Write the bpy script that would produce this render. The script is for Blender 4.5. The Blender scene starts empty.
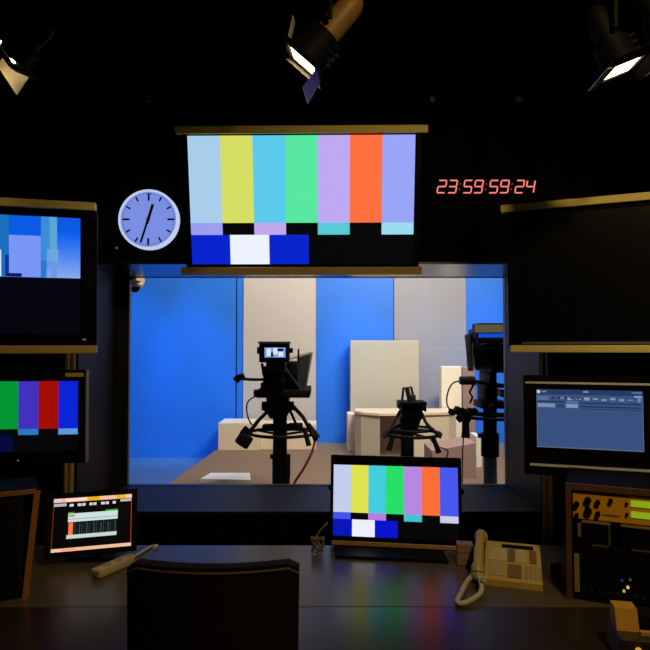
import bpy, bmesh, math, random
from mathutils import Vector, Matrix, Euler
random.seed(7)
C = bpy.context.scene.collection
SC = bpy.context.scene
PI = math.pi
# ------------------------------------------------------------------ camera
F = 600.0; PITCH = math.atan(22/600); EYE = 1.6
cd = bpy.data.cameras.new('camera'); cam = bpy.data.objects.new('camera', cd); C.objects.link(cam)
cam.location = (0, 0, EYE); cam.rotation_euler = (PI/2 + PITCH, 0, 0)
cd.sensor_fit = 'HORIZONTAL'; cd.sensor_width = 36; cd.lens = 36*F/650; cd.clip_start = .05; cd.clip_end = 60
SC.camera = cam
_c, _s = math.cos(PITCH), math.sin(PITCH)
def _dir(px, py):
    u = (px-325)/F; v = (325-py)/F
    return Vector((u, _c - v*_s, _s + v*_c))
def at(px, py, Y):                # the place at distance Y into the room seen there
    d = _dir(px, py); return Vector((0, 0, EYE)) + d*(Y/d.y)
def onz(px, py, z):               # the place on the level z seen there
    d = _dir(px, py); return Vector((0, 0, EYE)) + d*((z-EYE)/d.z)

# ------------------------------------------------------------------ materials
def lin(c):
    return tuple(((x/255)/12.92 if x/255 <= .04045 else ((x/255+.055)/1.055)**2.4) for x in c[:3])
MATS = {}
def mat(name, col, rough=.5, metal=0., spec=.5, noise=0., nscale=20, bump=0., coat=0.):
    if name in MATS: return MATS[name]
    m = bpy.data.materials.new(name); m.use_nodes = True; nt = m.node_tree; b = nt.nodes['Principled BSDF']
    b.inputs['Base Color'].default_value = (*col, 1); b.inputs['Roughness'].default_value = rough
    b.inputs['Metallic'].default_value = metal; b.inputs['Specular IOR Level'].default_value = spec
    b.inputs['Coat Weight'].default_value = coat
    if noise or bump:
        tc = nt.nodes.new('ShaderNodeTexCoord'); n = nt.nodes.new('ShaderNodeTexNoise'); n.inputs['Scale'].default_value = nscale
        n.inputs['Detail'].default_value = 5; nt.links.new(tc.outputs['Object'], n.inputs['Vector'])
        if noise:
            mx = nt.nodes.new('ShaderNodeMix'); mx.data_type = 'RGBA'
            mx.inputs['A'].default_value = (*[c*(1-noise) for c in col], 1); mx.inputs['B'].default_value = (*[min(1, c*(1+noise)) for c in col], 1)
            nt.links.new(n.outputs['Fac'], mx.inputs['Factor']); nt.links.new(mx.outputs['Result'], b.inputs['Base Color'])
        if bump:
            bp = nt.nodes.new('ShaderNodeBump'); bp.inputs['Strength'].default_value = bump; bp.inputs['Distance'].default_value = .01
            nt.links.new(n.outputs['Fac'], bp.inputs['Height']); nt.links.new(bp.outputs['Normal'], b.inputs['Normal'])
    MATS[name] = m; return m
def wood(name, a, bcol, rough=.45):
    m = bpy.data.materials.new(name); m.use_nodes = True; nt = m.node_tree; b = nt.nodes['Principled BSDF']
    tc = nt.nodes.new('ShaderNodeTexCoord'); mp = nt.nodes.new('ShaderNodeMapping'); mp.inputs['Scale'].default_value = (40, 40, 4)
    n = nt.nodes.new('ShaderNodeTexNoise'); n.inputs['Scale'].default_value = 2; n.inputs['Detail'].default_value = 6
    mx = nt.nodes.new('ShaderNodeMix'); mx.data_type = 'RGBA'; mx.inputs['A'].default_value = (*a, 1); mx.inputs['B'].default_value = (*bcol, 1)
    nt.links.new(tc.outputs['Object'], mp.inputs['Vector']); nt.links.new(mp.outputs['Vector'], n.inputs['Vector'])
    nt.links.new(n.outputs['Fac'], mx.inputs['Factor']); nt.links.new(mx.outputs['Result'], b.inputs['Base Color'])
    b.inputs['Roughness'].default_value = rough
    return m
def lit(rgb, k=1.0, rough=.35):   # a surface that gives off light (screens, lamps, displays)
    key = ('lit', tuple(rgb), k)
    if key in MATS: return MATS[key]
    m = bpy.data.materials.new('lit_%d_%d_%d' % tuple(int(v) for v in rgb)); m.use_nodes = True; b = m.node_tree.nodes['Principled BSDF']
    b.inputs['Base Color'].default_value = (.003, .003, .004, 1); b.inputs['Specular IOR Level'].default_value = .12; b.inputs['Roughness'].default_value = rough
    b.inputs['Emission Color'].default_value = (*lin(rgb), 1); b.inputs['Emission Strength'].default_value = k
    MATS[key] = m; return m
def glass_mat():
    m = bpy.data.materials.new('window_glass'); m.use_nodes = True; nt = m.node_tree
    for n in list(nt.nodes): nt.nodes.remove(n)
    o = nt.nodes.new('ShaderNodeOutputMaterial'); t = nt.nodes.new('ShaderNodeBsdfTransparent'); g = nt.nodes.new('ShaderNodeBsdfGlossy')
    t.inputs['Color'].default_value = (.97, .985, .985, 1); g.inputs['Roughness'].default_value = .02
    fr = nt.nodes.new('ShaderNodeFresnel'); fr.inputs['IOR'].default_value = 1.3; mx = nt.nodes.new('ShaderNodeMixShader')
    nt.links.new(fr.outputs['Fac'], mx.inputs['Fac']); nt.links.new(t.outputs[0], mx.inputs[1]); nt.links.new(g.outputs[0], mx.inputs[2])
    nt.links.new(mx.outputs[0], o.inputs['Surface']); return m

BLACKWALL = mat('black_wall_paint', (.003, .003, .0035), .9, spec=.08, noise=.3, nscale=6)
BLACK = mat('black_plastic', (.003, .003, .0034), .55, spec=.10)
BLACKR = mat('black_rough_metal', (.006, .006, .0065), .6, spec=.08)
SATIN = mat('black_satin_metal', (.03, .03, .033), .4, metal=.3)
GREYM = mat('grey_metal', (.18, .18, .19), .4, metal=.6)
DARKG = mat('dark_grey_paint', (.05, .05, .055), .45)
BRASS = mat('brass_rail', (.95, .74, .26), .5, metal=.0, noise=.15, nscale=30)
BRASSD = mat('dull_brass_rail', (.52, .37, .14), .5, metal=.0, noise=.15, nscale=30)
SILVER = mat('silver_trim', (.78, .86, 1.0), .35, metal=.2)
REVEAL = mat('reveal_paint', (.012, .012, .014), .5, spec=.3, noise=.1, nscale=8)
FRAMEM = mat('window_frame_metal', (.022, .022, .024), .4, metal=.2)
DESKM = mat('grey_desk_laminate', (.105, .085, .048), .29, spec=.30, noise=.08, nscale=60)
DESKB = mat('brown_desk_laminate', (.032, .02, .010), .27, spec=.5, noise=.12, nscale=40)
LEATHER = mat('black_leather', (.012, .008, .005), .75, spec=.06, bump=.15, nscale=160)
WOODE = wood('orange_wood_edging', (.30, .10, .02), (.42, .16, .035))
WOODD = wood('brown_wood_board', (.10, .04, .018), (.17, .07, .03))
CREAMP = mat('cream_plastic', (.62, .52, .30), .5, noise=.08, nscale=40)
TANP = mat('tan_plastic', (.58, .42, .12), .5, noise=.1, nscale=40)
DTANP = mat('dark_tan_plastic', (.22, .15, .06), .5)
WHITEP = mat('white_cable', (.6, .58, .5), .5)
GOLDP = mat('gold_panel', (.95, .43, .015), .45, noise=.06, nscale=30)
BLUEF = mat('blue_scenery_paint', (.02, .20, .88), .5, spec=.5, noise=.05, nscale=3)
CREAMF = mat('cream_scenery_paint', (.58, .54, .52), .6, noise=.04, nscale=3)
GREYF = mat('pale_grey_scenery_paint', (.34, .345, .41), .6, noise=.04, nscale=3)
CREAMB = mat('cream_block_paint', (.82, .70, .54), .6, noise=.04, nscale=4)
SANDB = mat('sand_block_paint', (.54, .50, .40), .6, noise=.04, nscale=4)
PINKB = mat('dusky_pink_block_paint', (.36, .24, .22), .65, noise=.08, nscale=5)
CARPET = mat('tan_platform_carpet', (.23, .165, .115), .85, spec=.2, noise=.2, nscale=50, bump=.3)
STEPG = mat('grey_platform_side', (.26, .26, .26), .6, noise=.2, nscale=14)
STFLOOR = mat('grey_glossy_studio_floor', (.10, .17, .28), .16, spec=.6, noise=.05, nscale=5)
DARKFLOOR = mat('dark_room_floor', (.02, .018, .016), .6, noise=.3, nscale=30)
WHITEB = mat('white_board', (.85, .85, .83), .5)
REDM = mat('red_cable', (.25, .05, .03), .5)
HOOD = mat('hood_cloth', (.055, .05, .045), .55, spec=.5)
TANM = mat('olive_tan_metal', (.42, .38, .25), .5)
LAMPB = mat('lamp_lit_tan', (.25, .14, .04), .5, noise=.2, nscale=30)  # tan lamplight on the rear housing, put into its colour
LAMPD = mat('lamp_black_paint', (.004, .004, .004), .6, spec=.08)
BLUELEAF = mat('blue_lit_leaf', (.02, .04, .9), .4)  # blue light falling on the leaf is painted in as its colour
DOORW = mat('barn_door_metal', (.75, .66, .52), .45, metal=.3)

# ------------------------------------------------------------------ mesh helpers
class MB:
    def __init__(s): s.b = bmesh.new(); s.mi = 0
    def _tagf(s, fs):
        for f in fs: f.material_index = s.mi
    def quad(s, pts):
        f = s.b.faces.new([s.b.verts.new(p) for p in pts]); s._tagf([f]); return s
    def hexa(s, p):              # 8 corners: bottom ring then top ring
        v = [s.b.verts.new(q) for q in p]
        s._tagf([s.b.faces.new([v[i] for i in q]) for q in ((3,2,1,0),(4,5,6,7),(0,1,5,4),(1,2,6,5),(2,3,7,6),(3,0,4,7))]); return s
    def box(s, lo, hi, M=None, bev=0):
        x0,y0,z0 = lo; x1,y1,z1 = hi
        p = [Vector(q) for q in ((x0,y0,z0),(x1,y0,z0),(x1,y1,z0),(x0,y1,z0),(x0,y0,z1),(x1,y0,z1),(x1,y1,z1),(x0,y1,z1))]
        if M is not None: p = [M @ q for q in p]
        n0 = len(s.b.faces)
        if bev:
            t = bmesh.new(); v = [t.verts.new(q) for q in p]
            for q in ((3,2,1,0),(4,5,6,7),(0,1,5,4),(1,2,6,5),(2,3,7,6),(3,0,4,7)): t.faces.new([v[i] for i in q])
            bmesh.ops.bevel(t, geom=list(t.edges), offset=bev, segments=2, affect='EDGES', profile=.5)
            mp = {w: s.b.verts.new(w.co) for w in t.verts}
            s._tagf([s.b.faces.new([mp[w] for w in f.verts]) for f in t.faces]); t.free()
        else: s.hexa(p)
        return s
    def prism(s, poly, a, b, axis='x'):   # closed outline swept along an axis
        def P(u, v, w): return {'x': (w, u, v), 'y': (u, w, v), 'z': (u, v, w)}[axis]
        A = [s.b.verts.new(P(u, v, a)) for u, v in poly]; B = [s.b.verts.new(P(u, v, b)) for u, v in poly]
        n = len(poly); fs = [s.b.faces.new(A), s.b.faces.new(B[::-1])]
        for i in range(n): fs.append(s.b.faces.new((A[i], B[i], B[(i+1) % n], A[(i+1) % n])))
        s._tagf(fs); return s
    def tube(s, pts, r, n=10, closed=False, cap=True):
        pts = [Vector(p) for p in pts]; m = len(pts); rs = r if isinstance(r, (list, tuple)) else [r]*m
        rings = []; up = None
        for i, p in enumerate(pts):
            if closed: d = pts[(i+1) % m] - pts[i-1]
            else: d = pts[min(i+1, m-1)] - pts[max(i-1, 0)]
            d.normalize()
            if up is None:
                up = d.orthogonal().normalized()
            up = (up - d*up.dot(d))
            up = up.normalized() if up.length > 1e-6 else d.orthogonal().normalized()
            w = d.cross(up)
            rings.append([s.b.verts.new(p + (up*math.cos(2*PI*k/n) + w*math.sin(2*PI*k/n))*rs[i]) for k in range(n)])
        fs = []
        for i in range(m if closed else m-1):
            A, B = rings[i], rings[(i+1) % m]
            for k in range(n): fs.append(s.b.faces.new((A[k], A[(k+1) % n], B[(k+1) % n], B[k])))
        if not closed and cap: fs.append(s.b.faces.new(rings[0][::-1])); fs.append(s.b.faces.new(rings[-1]))
        s._tagf(fs); return s
    def cyl(s, a, b, r, r2=None, n=24):
        return s.tube([a, b], [r, r if r2 is None else r2], n)
    def lathe(s, prof, n=32, M=None):      # profile of (radius, height) about local z
        rings = []
        for r, z in prof:
            rings.append([s.b.verts.new((M or Matrix()) @ Vector((max(r, 1e-4)*math.cos(2*PI*k/n), max(r, 1e-4)*math.sin(2*PI*k/n), z))) for k in range(n)])
        fs = []
        for A, B in zip(rings, rings[1:]):
            for k in range(n): fs.append(s.b.faces.new((A[k], A[(k+1) % n], B[(k+1) % n], B[k])))
        fs.append(s.b.faces.new(rings[0][::-1])); fs.append(s.b.faces.new(rings[-1])); s._tagf(fs); return s
    def ball(s, c, r, sq=(1,1,1)):
        prof = [(r*math.sin(PI*i/10), -r*math.cos(PI*i/10)) for i in range(11)]
        return s.lathe(prof, 16, Matrix.Translation(Vector(c)) @ Matrix.Diagonal((*sq, 1)))
    def build(s, name, m, parent=None, loc=None, smooth=False, rot=None):
        bmesh.ops.recalc_face_normals(s.b, faces=s.b.faces)
        me = bpy.data.meshes.new(name); s.b.to_mesh(me); s.b.free()
        for x in (m if isinstance(m, (list, tuple)) else [m]): me.materials.append(x)
        o = bpy.data.objects.new(name, me); C.objects.link(o)
        if parent is not None: o.parent = parent
        if loc is not None: o.location = loc
        if rot is not None: o.rotation_euler = rot
        if smooth:
            me.shade_smooth()
            try: me.set_sharp_from_angle(angle=math.radians(38))
            except Exception: pass
        return o
def tag(o, label, cat, group=None):
    o['label'] = label; o['category'] = cat
    if group: o['group'] = group
    return o
def thing(name, label, cat, loc=(0,0,0), rot=(0,0,0), group=None):
    o = bpy.data.objects.new(name, None); C.objects.link(o); o.location = loc; o.rotation_euler = rot; o.empty_display_size = .1
    return tag(o, label, cat, group)
def struct(o): o['kind'] = 'structure'; return o
def arc(pts, n=8):                         # smooth line through points (Catmull-Rom)
    pts = [Vector(p) for p in pts]; P = [pts[0]] + pts + [pts[-1]]; out = []
    for i in range(1, len(P)-2):
        a, b, c, d = P[i-1:i+3]
        for k in range(n):
            t = k/n; out.append(.5*((2*b) + (c-a)*t + (2*a-5*b+4*c-d)*t*t + (3*b-a-3*c+d)*t**3))
    return out + [pts[-1]]

# ------------------------------------------------------------------ setting
WF, WB = 3.26, 3.90                         # faces of the thick wall between the two rooms
OL, OR = at(117, 400, WB).x, at(506, 400, WB).x
OB, OT = at(325, 486, WB).z, at(325, 276, WB).z
XL, XR, CEIL, YB, SCEIL = -2.6, 2.6, 3.3, -1.0, 4.6
struct(MB().box((XL, YB, -.1), (XR, WF, 0)).build('floor', DARKFLOOR))
struct(MB().box((XL, YB, CEIL), (XR, WF, CEIL+.1)).build('ceiling', BLACKWALL))
w = MB()
w.box((XL-2, WF, -.1), (OL, WB, SCEIL)); w.box((OR, WF, -.1), (XR+2, WB, SCEIL))
w.box((OL, WF, -.1), (OR, WB, OB)); w.box((OL, WF, OT), (OR, WB, SCEIL))
struct(w.build('wall_front', BLACKWALL))
struct(MB().box((XL-.1, YB, -.1), (XL, WF, CEIL+.1)).build('wall_left', BLACKWALL))
struct(MB().box((XR, YB, -.1), (XR+.1, WF, CEIL+.1)).build('wall_right', BLACKWALL))
struct(MB().box((XL-.1, YB-.1, -.1), (XR+.1, YB, CEIL+.1)).build('wall_back', BLACKWALL))
# lining of the deep window opening
t = .012
struct(MB().box((OL, WF-.004, OB), (OR, WB-.06, OB+t)).build('trim_1', mat('sill_paint', (.018, .018, .018), .5, spec=.3)))
struct(MB().box((OL, WF-.004, OT-t), (OR, WB-.06, OT)).build('trim_2', mat('head_paint', (.012, .012, .014), .22, spec=.8)))
struct(MB().box((OL, WF-.004, OB+t), (OL+t, WB-.06, OT-t)).build('trim_3', REVEAL))
struct(MB().box((OR-t, WF-.004, OB+t), (OR, WB-.06, OT-t)).build('trim_4', REVEAL))
win = bpy.data.objects.new('window_1', None); C.objects.link(win); win.location = ((OL+OR)/2, WB-.05, OB); win['kind'] = 'structure'
gl, gr = at(130, 400, WB).x, at(504, 400, WB).x
fr = MB(); lo = win.location
def rel(x, y, z): return (x-lo.x, y-lo.y, z-lo.z)
fr.box(rel(OL, WB-.06, OB), rel(gl-.03, WB, OT)); fr.box(rel(gl-.03, WB-.035, OB), rel(gl, WB, OT))
fr.box(rel(gr, WB-.05, OB), rel(OR, WB, OT))
fr.box(rel(gl, WB-.05, OB), rel(gr, WB, OB+.014)); fr.box(rel(gl, WB-.05, OT-.014), rel(gr, WB, OT))
struct(fr.build('window_frame', FRAMEM, win))
struct(MB().box(rel(gl-.01, WB-.03, OB+.012), rel(gr+.005, WB-.022, OT-.012)).build('window_pane', glass_mat(), win))
# studio shell
SXL, SXR, SYB = -4.6, 4.6, 9.6
struct(MB().box((SXL, WB, -.1), (SXR, SYB, 0)).build('floor_studio', STFLOOR))
struct(MB().box((SXL, WB, SCEIL), (SXR, SYB, SCEIL+.1)).build('ceiling_studio', DARKG))
struct(MB().box((SXL-.1, WB, -.1), (SXL, SYB, SCEIL)).build('wall_studio_left', DARKG))
struct(MB().box((SXR, WB, -.1), (SXR+.1, SYB, SCEIL)).build('wall_studio_right', DARKG))
struct(MB().box((SXL-.1, SYB, -.1), (SXR+.1, SYB+.1, SCEIL)).build('wall_studio_back', DARKG))

# ------------------------------------------------------------------ studio scenery
BY = 8.75
def flat(x0, x1, m, label, grp, y=BY, z1=3.7):
    a, b = at(x0, 400, y).x, at(x1, 400, y).x
    r = thing('scenery_flat', label, 'scenery panel', ((a+b)/2, y, 0), group=grp)
    h = (b-a)/2 - .002
    MB().box((-h, 0, 0), (h, .03, z1)).build('panel', m, r)
    fm = MB()
    for x in (-h+.02, h-.07): fm.box((x, .03, .0), (x+.05, .08, z1))
    for z in (.02, z1/2, z1-.07): fm.box((-h+.07, .03, z), (h-.07, .08, z+.05))
    fm.build('timber_frame', WOODD, r); return r
bg, cg = 'blue scenery flats at the back of the studio', 'pale scenery flats at the back of the studio'
flat(40, 235.5, BLUEF, 'wide blue scenery flat at the far end of the studio, under the small dome camera', bg)
flat(236.5, 243, BLUEF, 'narrow blue strip flat between the wide blue flat and the cream flat', bg, BY+.02)
flat(243, 316, CREAMF, 'cream scenery flat standing behind the camera with the lit viewfinder', cg)
flat(316, 394, BLUEF, 'blue scenery flat between the cream flat and the pale grey flat', bg)
flat(394.5, 467, GREYF, 'pale grey scenery flat behind the tall sand coloured block', cg)
flat(467, 620, BLUEF, 'blue scenery flat behind the camera that the window edge cuts off', bg)
PZ = .22
a, b = onz(217, 449, PZ), onz(167, 485, PZ)
dr = (b-a).normalized(); p_far = a - dr*((BY-.02-a.y)/(-dr.y)); p_near = a + dr*((a.y-5.92)/(-dr.y))
pl = thing('stage_platform', 'low tan carpeted stage platform with a grey side filling the studio floor', 'stage platform', (p_near.x, 5.92, 0))
o = pl.location
poly = [(p_near.x-o.x, 0), (3.6-o.x, 0), (3.6-o.x, BY-.02-o.y), (p_far.x-o.x, BY-.02-o.y)]
MB().prism(poly, .0, PZ-.012, 'z').build('platform_base', STEPG, pl)
MB().prism(poly, PZ-.012, PZ, 'z').build('carpet', CARPET, pl)
# long low bench
def blk(name, label, x0, x1, yt, yb, Y, dep, m, z0=PZ, cat='block', bev=.008, grp=None):
    A, B = at(x0, yb, Y), at(x1, yt, Y)
    h = at((x0+x1)/2, yt, Y).z - z0
    return tag(MB().box((-(B.x-A.x)/2, 0, 0), ((B.x-A.x)/2, dep, h), bev=bev).build(name, m, None, ((A.x+B.x)/2, Y, z0)), label, cat, grp)
bench = thing('studio_bench', 'long low cream bench against the cream flat behind the camera pedestal', 'bench', (at(267, 440, 8.05).x, 8.05, PZ))
hw = at(316, 440, 8.05).x - bench.location.x; hh = at(240, 423, 8.05).z - PZ
MB().box((-hw, 0, .0), (hw*-.15, .5, hh), bev=.008).build('seat_block', CREAMB, bench)
MB().box((hw*-.15+.002, .06, .0), (hw, .5, hh*.93), bev=.008).build('seat_block', CREAMB, bench)
blk('scenery_block', 'tall sand coloured block standing in front of the pale grey flat', 350.5, 419, 340.5, 440, 8.32, .3, SANDB)
blk('scenery_block', 'small cream block peeping out behind the white counter, beside the blue flat', 347.5, 357, 414, 440, 7.98, .3, CREAMB)
# white faceted counter
Y0 = 7.55
ctr = thing('studio_counter', 'white faceted counter block in front of the tall sand coloured block', 'counter', (at(405, 440, Y0).x, Y0, PZ))
o = ctr.location; zt = at(400, 411.5, Y0).z - PZ
def cx(px, Y): return at(px, 430, Y).x - o.x
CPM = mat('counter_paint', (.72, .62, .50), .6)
hl_ = zt-.03
MB().prism([(cx(355, 7.62), .07), (cx(361, 7.5), -.05), (cx(380, 7.36), -.19), (cx(381, 7.5), .3), (cx(357, 7.9), .38)], 0, hl_, 'z').build('side_panel', SANDB, ctr)  # sand colour stands in for shade on this facet
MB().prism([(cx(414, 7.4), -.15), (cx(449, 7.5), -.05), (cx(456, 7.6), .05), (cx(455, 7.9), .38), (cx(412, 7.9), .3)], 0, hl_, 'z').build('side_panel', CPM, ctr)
MB().prism([(cx(357, 7.9), .3), (cx(455, 7.9), .3), (cx(455, 7.95), .39), (cx(357, 7.95), .39)], 0, hl_-.002, 'z').build('back_panel', mat('mauve_shade_tint', (.58, .45, .45), .6), ctr)  # purple shade of the recess is put into this panel's colour
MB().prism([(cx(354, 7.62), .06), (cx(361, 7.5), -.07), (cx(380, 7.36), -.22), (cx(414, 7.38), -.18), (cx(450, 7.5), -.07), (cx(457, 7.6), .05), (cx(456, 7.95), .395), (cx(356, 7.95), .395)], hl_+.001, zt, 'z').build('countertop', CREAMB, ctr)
blk('scenery_block', 'slim bright cream upright block between the counter and the cropped camera', 442, 461.5, 366.5, 452, 8.0, .18, mat('bright_cream', (.92, .86, .72), .6))
blk('scenery_block', 'dusky pink upright block half hidden by the cropped camera', 463, 475, 367, 452, 8.06, .2, PINKB)
A = at(432, 452, 6.35); B = at(476, 452, 6.35); zt = at(476, 443, 6.35).z
tag(MB().hexa([(-(B.x-A.x)/2, 0, 0), ((B.x-A.x)/2, 0, 0), ((B.x-A.x)/2, .5, 0), (-(B.x-A.x)/2, .5, 0),
   (-(B.x-A.x)/2, 0, at(432, 451, 6.35).z-PZ), ((B.x-A.x)/2, 0, zt-PZ), ((B.x-A.x)/2, .5, zt-PZ), (-(B.x-A.x)/2, .5, at(432, 451, 6.35).z-PZ)]
   ).build('scenery_block', PINKB, None, ((A.x+B.x)/2, 6.35, PZ)), 'low dusky pink block with a sloping top, behind the colour-bar desk monitor', 'block')
blk('scenery_block', 'thin white upright board between the pink block and the cropped camera pedestal', 476.5, 482, 436, 470, 6.9, .3, WHITEB)
A = onz(229, 479, PZ)
bd = thing('floor_board', 'flat white board lying on the stage platform near the window sill', 'board', (A.x, A.y, PZ))
MB().prism([(-.27, -.16), (.25, -.2), (.2, .14), (-.22, .14)], .0, .035, 'z').build('board', WHITEB, bd)
# dome camera at the window head
p = at(135, 281, 4.03)
dc = thing('dome_camera', 'small cream dome camera at the upper corner of the studio window', 'security camera', (p.x, WB, p.z+.01))
MB().box((-.05, .0, -.02), (.05, .19, .012), bev=.004).build('wall_mount', CREAMP, dc)
MB().lathe([(.052, 0), (.055, -.02), (.045, -.035)], 20, Matrix.Translation((0, .13, -.018))).build('housing', mat('warm_cream', (.8, .6, .4), .5), dc, smooth=True)
MB().ball((0, .13, -.055), .033).build('dome', BLACK, dc, smooth=True)

# ------------------------------------------------------------------ pedestal cameras
def pedestal_base(root, zmax, r=.07):
    b = MB(); b.lathe([(.17, .12), (.17, .2), (r*1.6, .26), (r*1.5, .34)], 24)
    for k in range(3):
        an = PI/2 + k*2*PI/3; d = Vector((math.cos(an), math.sin(an), 0)); n = Vector((-d.y, d.x, 0))
        pts = []
        for dd, hw_, z0, z1 in ((.1, .07, .11, .2), (.42, .06, .10, .15)):
            pts.append((dd, hw_, z0, z1))
        q = []
        for z in (0, 1):
            for dd, hw_, z0, z1 in (pts[0], pts[1]):
                for sgn in ((-1, 1) if dd == .1 else (1, -1)):
                    q.append(d*dd + n*hw_*sgn + Vector((0, 0, z1 if z else z0)))
        b.hexa(q)
    pb = b.build('pedestal_base', BLACKR, root, smooth=True)
    for k in range(3):
        an = PI/2 + k*2*PI/3; d = Vector((math.cos(an), math.sin(an), 0)); n = Vector((-d.y, d.x, 0))*.035
        c = d*.37 + Vector((0, 0, .06))
        MB().cyl(c-n, c+n, .06, n=20).build('caster', BLACK, pb, smooth=True)
def ring_pts(c, rx, n=40, ry=None):
    return [Vector((c.x + rx*math.cos(2*PI*k/n), c.y + (ry or rx)*math.sin(2*PI*k/n), c.z)) for k in range(n)]

# camera with the lit viewfinder
YC = 5.3
base = Vector((at(280, 470, YC).x, YC, 0))
k1 = thing('studio_camera', 'black pedestal camera with a lit viewfinder, in front of the cream flat', 'studio camera', base)
def P(px, py, dy=0): return at(px, py, YC+dy) - base
def bxp(mb, x0, y0, x1, y1, d0, d1, bev=0):   # box seen between two image corners, from depth d0 to d1
    A, B = P(x0, y1, d0), P(x1, y0, d0)
    if x0 > 325: A.x = P(x0, y1, d1).x
    if x1 < 325: B.x = P(x1, y0, d1).x
    return mb.box((A.x, d0, A.z), (B.x, d1, B.z), bev=bev)
vf = bxp(MB(), 259, 343, 290, 362.5, -.42, -.30, .008)
bxp(vf, 257, 347, 259.5, 354, -.38, -.33); bxp(vf, 289.5, 348, 293, 353, -.38, -.33)
vf.build('viewfinder', BLACK, k1, smooth=True)
vfo = bpy.data.objects[k1.children[-1].name] if k1.children else None
sc = MB(); A, B = P(264.5, 357.5, -.424), P(285.5, 347.5, -.424)
def rq(mb, u0, v0, u1, v1, off=0):
    x = lambda u: A.x + (B.x-A.x)*u
    z = lambda v: A.z + (B.z-A.z)*v
    mb.quad([(x(u0), A.y-off, z(v0)), (x(u1), A.y-off, z(v0)), (x(u1), A.y-off, z(v1)), (x(u0), A.y-off, z(v1))])
rq(sc, 0, 0, 1, 1); sc.mi = 1
for u0, v0, u1, v1 in ((.1, .15, .3, .9), (.42, .3, .62, .95), (.66, .1, .9, .6)): rq(sc, u0, v0, u1, v1, .0008)
sc.mi = 2; rq(sc, .3, .05, .42, .5, .0008); rq(sc, .62, .6, .9, .9, .0008)
vs = sc.build('viewfinder_screen', [lit((120, 165, 235)), lit((225, 235, 250)), lit((25, 35, 60))], vfo)
hood = MB(); bxp(hood, 258, 341.5, 291, 343.5, -.47, -.30); hood.build('viewfinder_hood', HOOD, k1)
br = MB(); bxp(br, 266, 362, 286, 372, -.37, -.30, .006); br.tube([P(262, 364, -.36), P(264, 376, -.25)], .012); br.tube([P(281, 363, -.36), P(292, 378, -.25), P(300, 390, -.2)], .012)
br.build('viewfinder_bracket', SATIN, k1, smooth=True)
cb = MB(); bxp(cb, 263, 366, 288, 391, -.30, .28, .012); bxp(cb, 286, 362, 300, 391, -.2, .25, .01); bxp(cb, 266, 378, 285, 386, -.33, -.29, .005)
bxp(cb, 260.5, 383, 265, 391, -.28, .0, .004); bxp(cb, 276, 370, 282, 377, -.33, -.29, .004)
cb.build('camera_body', BLACK, k1, smooth=True)
lens = MB(); c0 = P(281, 381, .28); c1 = c0 + Vector((0, .28, 0)); lens.tube([c0, c0+Vector((0, .1, 0)), c1], [.075, .085, .1], 24); lens.build('lens', SATIN, k1, smooth=True)
ph = MB()   # prompter hood, widening away from us
ph.hexa([P(300, 392, .10), P(305, 392, .10), P(306, 392, .42), P(300, 392, .42), P(297, 357, .05), P(311, 352, .05), P(313, 352, .5), P(297, 355, .5)])
ph.build('prompter_hood', HOOD, k1)
pt_ = MB(); pt_.hexa([P(290, 360, .05), P(311.5, 353.5, .05), P(313, 353.5, .5), P(290, 360, .5), P(290, 358, .05), P(311.5, 351.5, .05), P(313, 351.5, .5), P(290, 358, .5)])
pt_.build('prompter_lid', TANM, k1)
MB().tube([P(298.5, 366, -.1), P(298.5, 349, -.1)], .008).build('aerial', BLACK, k1)
pb = MB().tube(arc([P(266, 379.5, -.1), P(252, 379.5, -.3), P(240, 378.5, -.42)]), .013).build('pan_bar', SATIN, k1, smooth=True)
gp = MB().tube([P(235.5, 381, -.43), P(238, 378, -.43), P(244, 375, -.43)], [.028, .03, .02]); bxp(gp, 239, 374, 242.5, 377, -.46, -.4, .004); gp.build('grip', BLACK, pb, smooth=True)
bp = MB(); bxp(bp, 256, 390, 311.5, 398, -.26, .34, .008); bp.cyl(P(254, 393, -.2), P(258, 393, -.2), .03); bp.build('base_plate', BLACKR, k1, smooth=True)
ph2 = MB(); bxp(ph2, 266, 397, 290, 405, -.12, .14, .01); bxp(ph2, 263, 404, 292, 412, -.1, .12, .02); ph2.tube([P(278, 410), P(278, 418)], [.11, .075], 20); ph2.cyl(P(262, 406, 0), P(294, 406, 0), .04)
ph2.build('pan_head', BLACK, k1, smooth=True)
MB().tube(arc([P(256, 396, -.2), P(248.5, 401, -.22), P(246.5, 410, -.22), P(249.5, 421, -.22), P(254, 427, -.22)]), .0065).build('cable', REDM, k1, smooth=True)
for nm, pts in (('arm', [P(268, 411, -.05), P(258, 421, -.15), P(246, 437, -.26)]), ('arm', [P(291, 404, -.05), P(303, 417, -.12), P(315, 439, -.2)])):
    MB().tube(pts, .017).build(nm, BLACKR, k1, smooth=True)
MB().tube([P(289, 408, -.02), P(296, 424, -.1)], .012).build('arm', BLACKR, k1, smooth=True)
pod = MB(); A_ = P(244, 440, -.28)
pod.box((-.055, -.06, -.055), (.055, .06, .055), Matrix.Translation(A_) @ Euler((0, .6, .3)).to_matrix().to_4x4(), bev=.018); pod.cyl(A_+Vector((-.01, 0, .05)), A_+Vector((.03, 0, .1)), .03)
pod.build('zoom_control', BLACK, k1, smooth=True)
rc = P(283, 432.5, 0)
sr = MB(); sr.tube(ring_pts(rc, .29), .014, 10, closed=True)
for k in range(3):
    an = k*2*PI/3 + .5; sr.tube([rc + Vector((-.02, 0, -.02)), rc + Vector((.29*math.cos(an), .29*math.sin(an), 0))], .011)
sr.tube(ring_pts(rc+Vector((-.02, 0, .045)), .14), .018, 10, closed=True)
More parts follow.
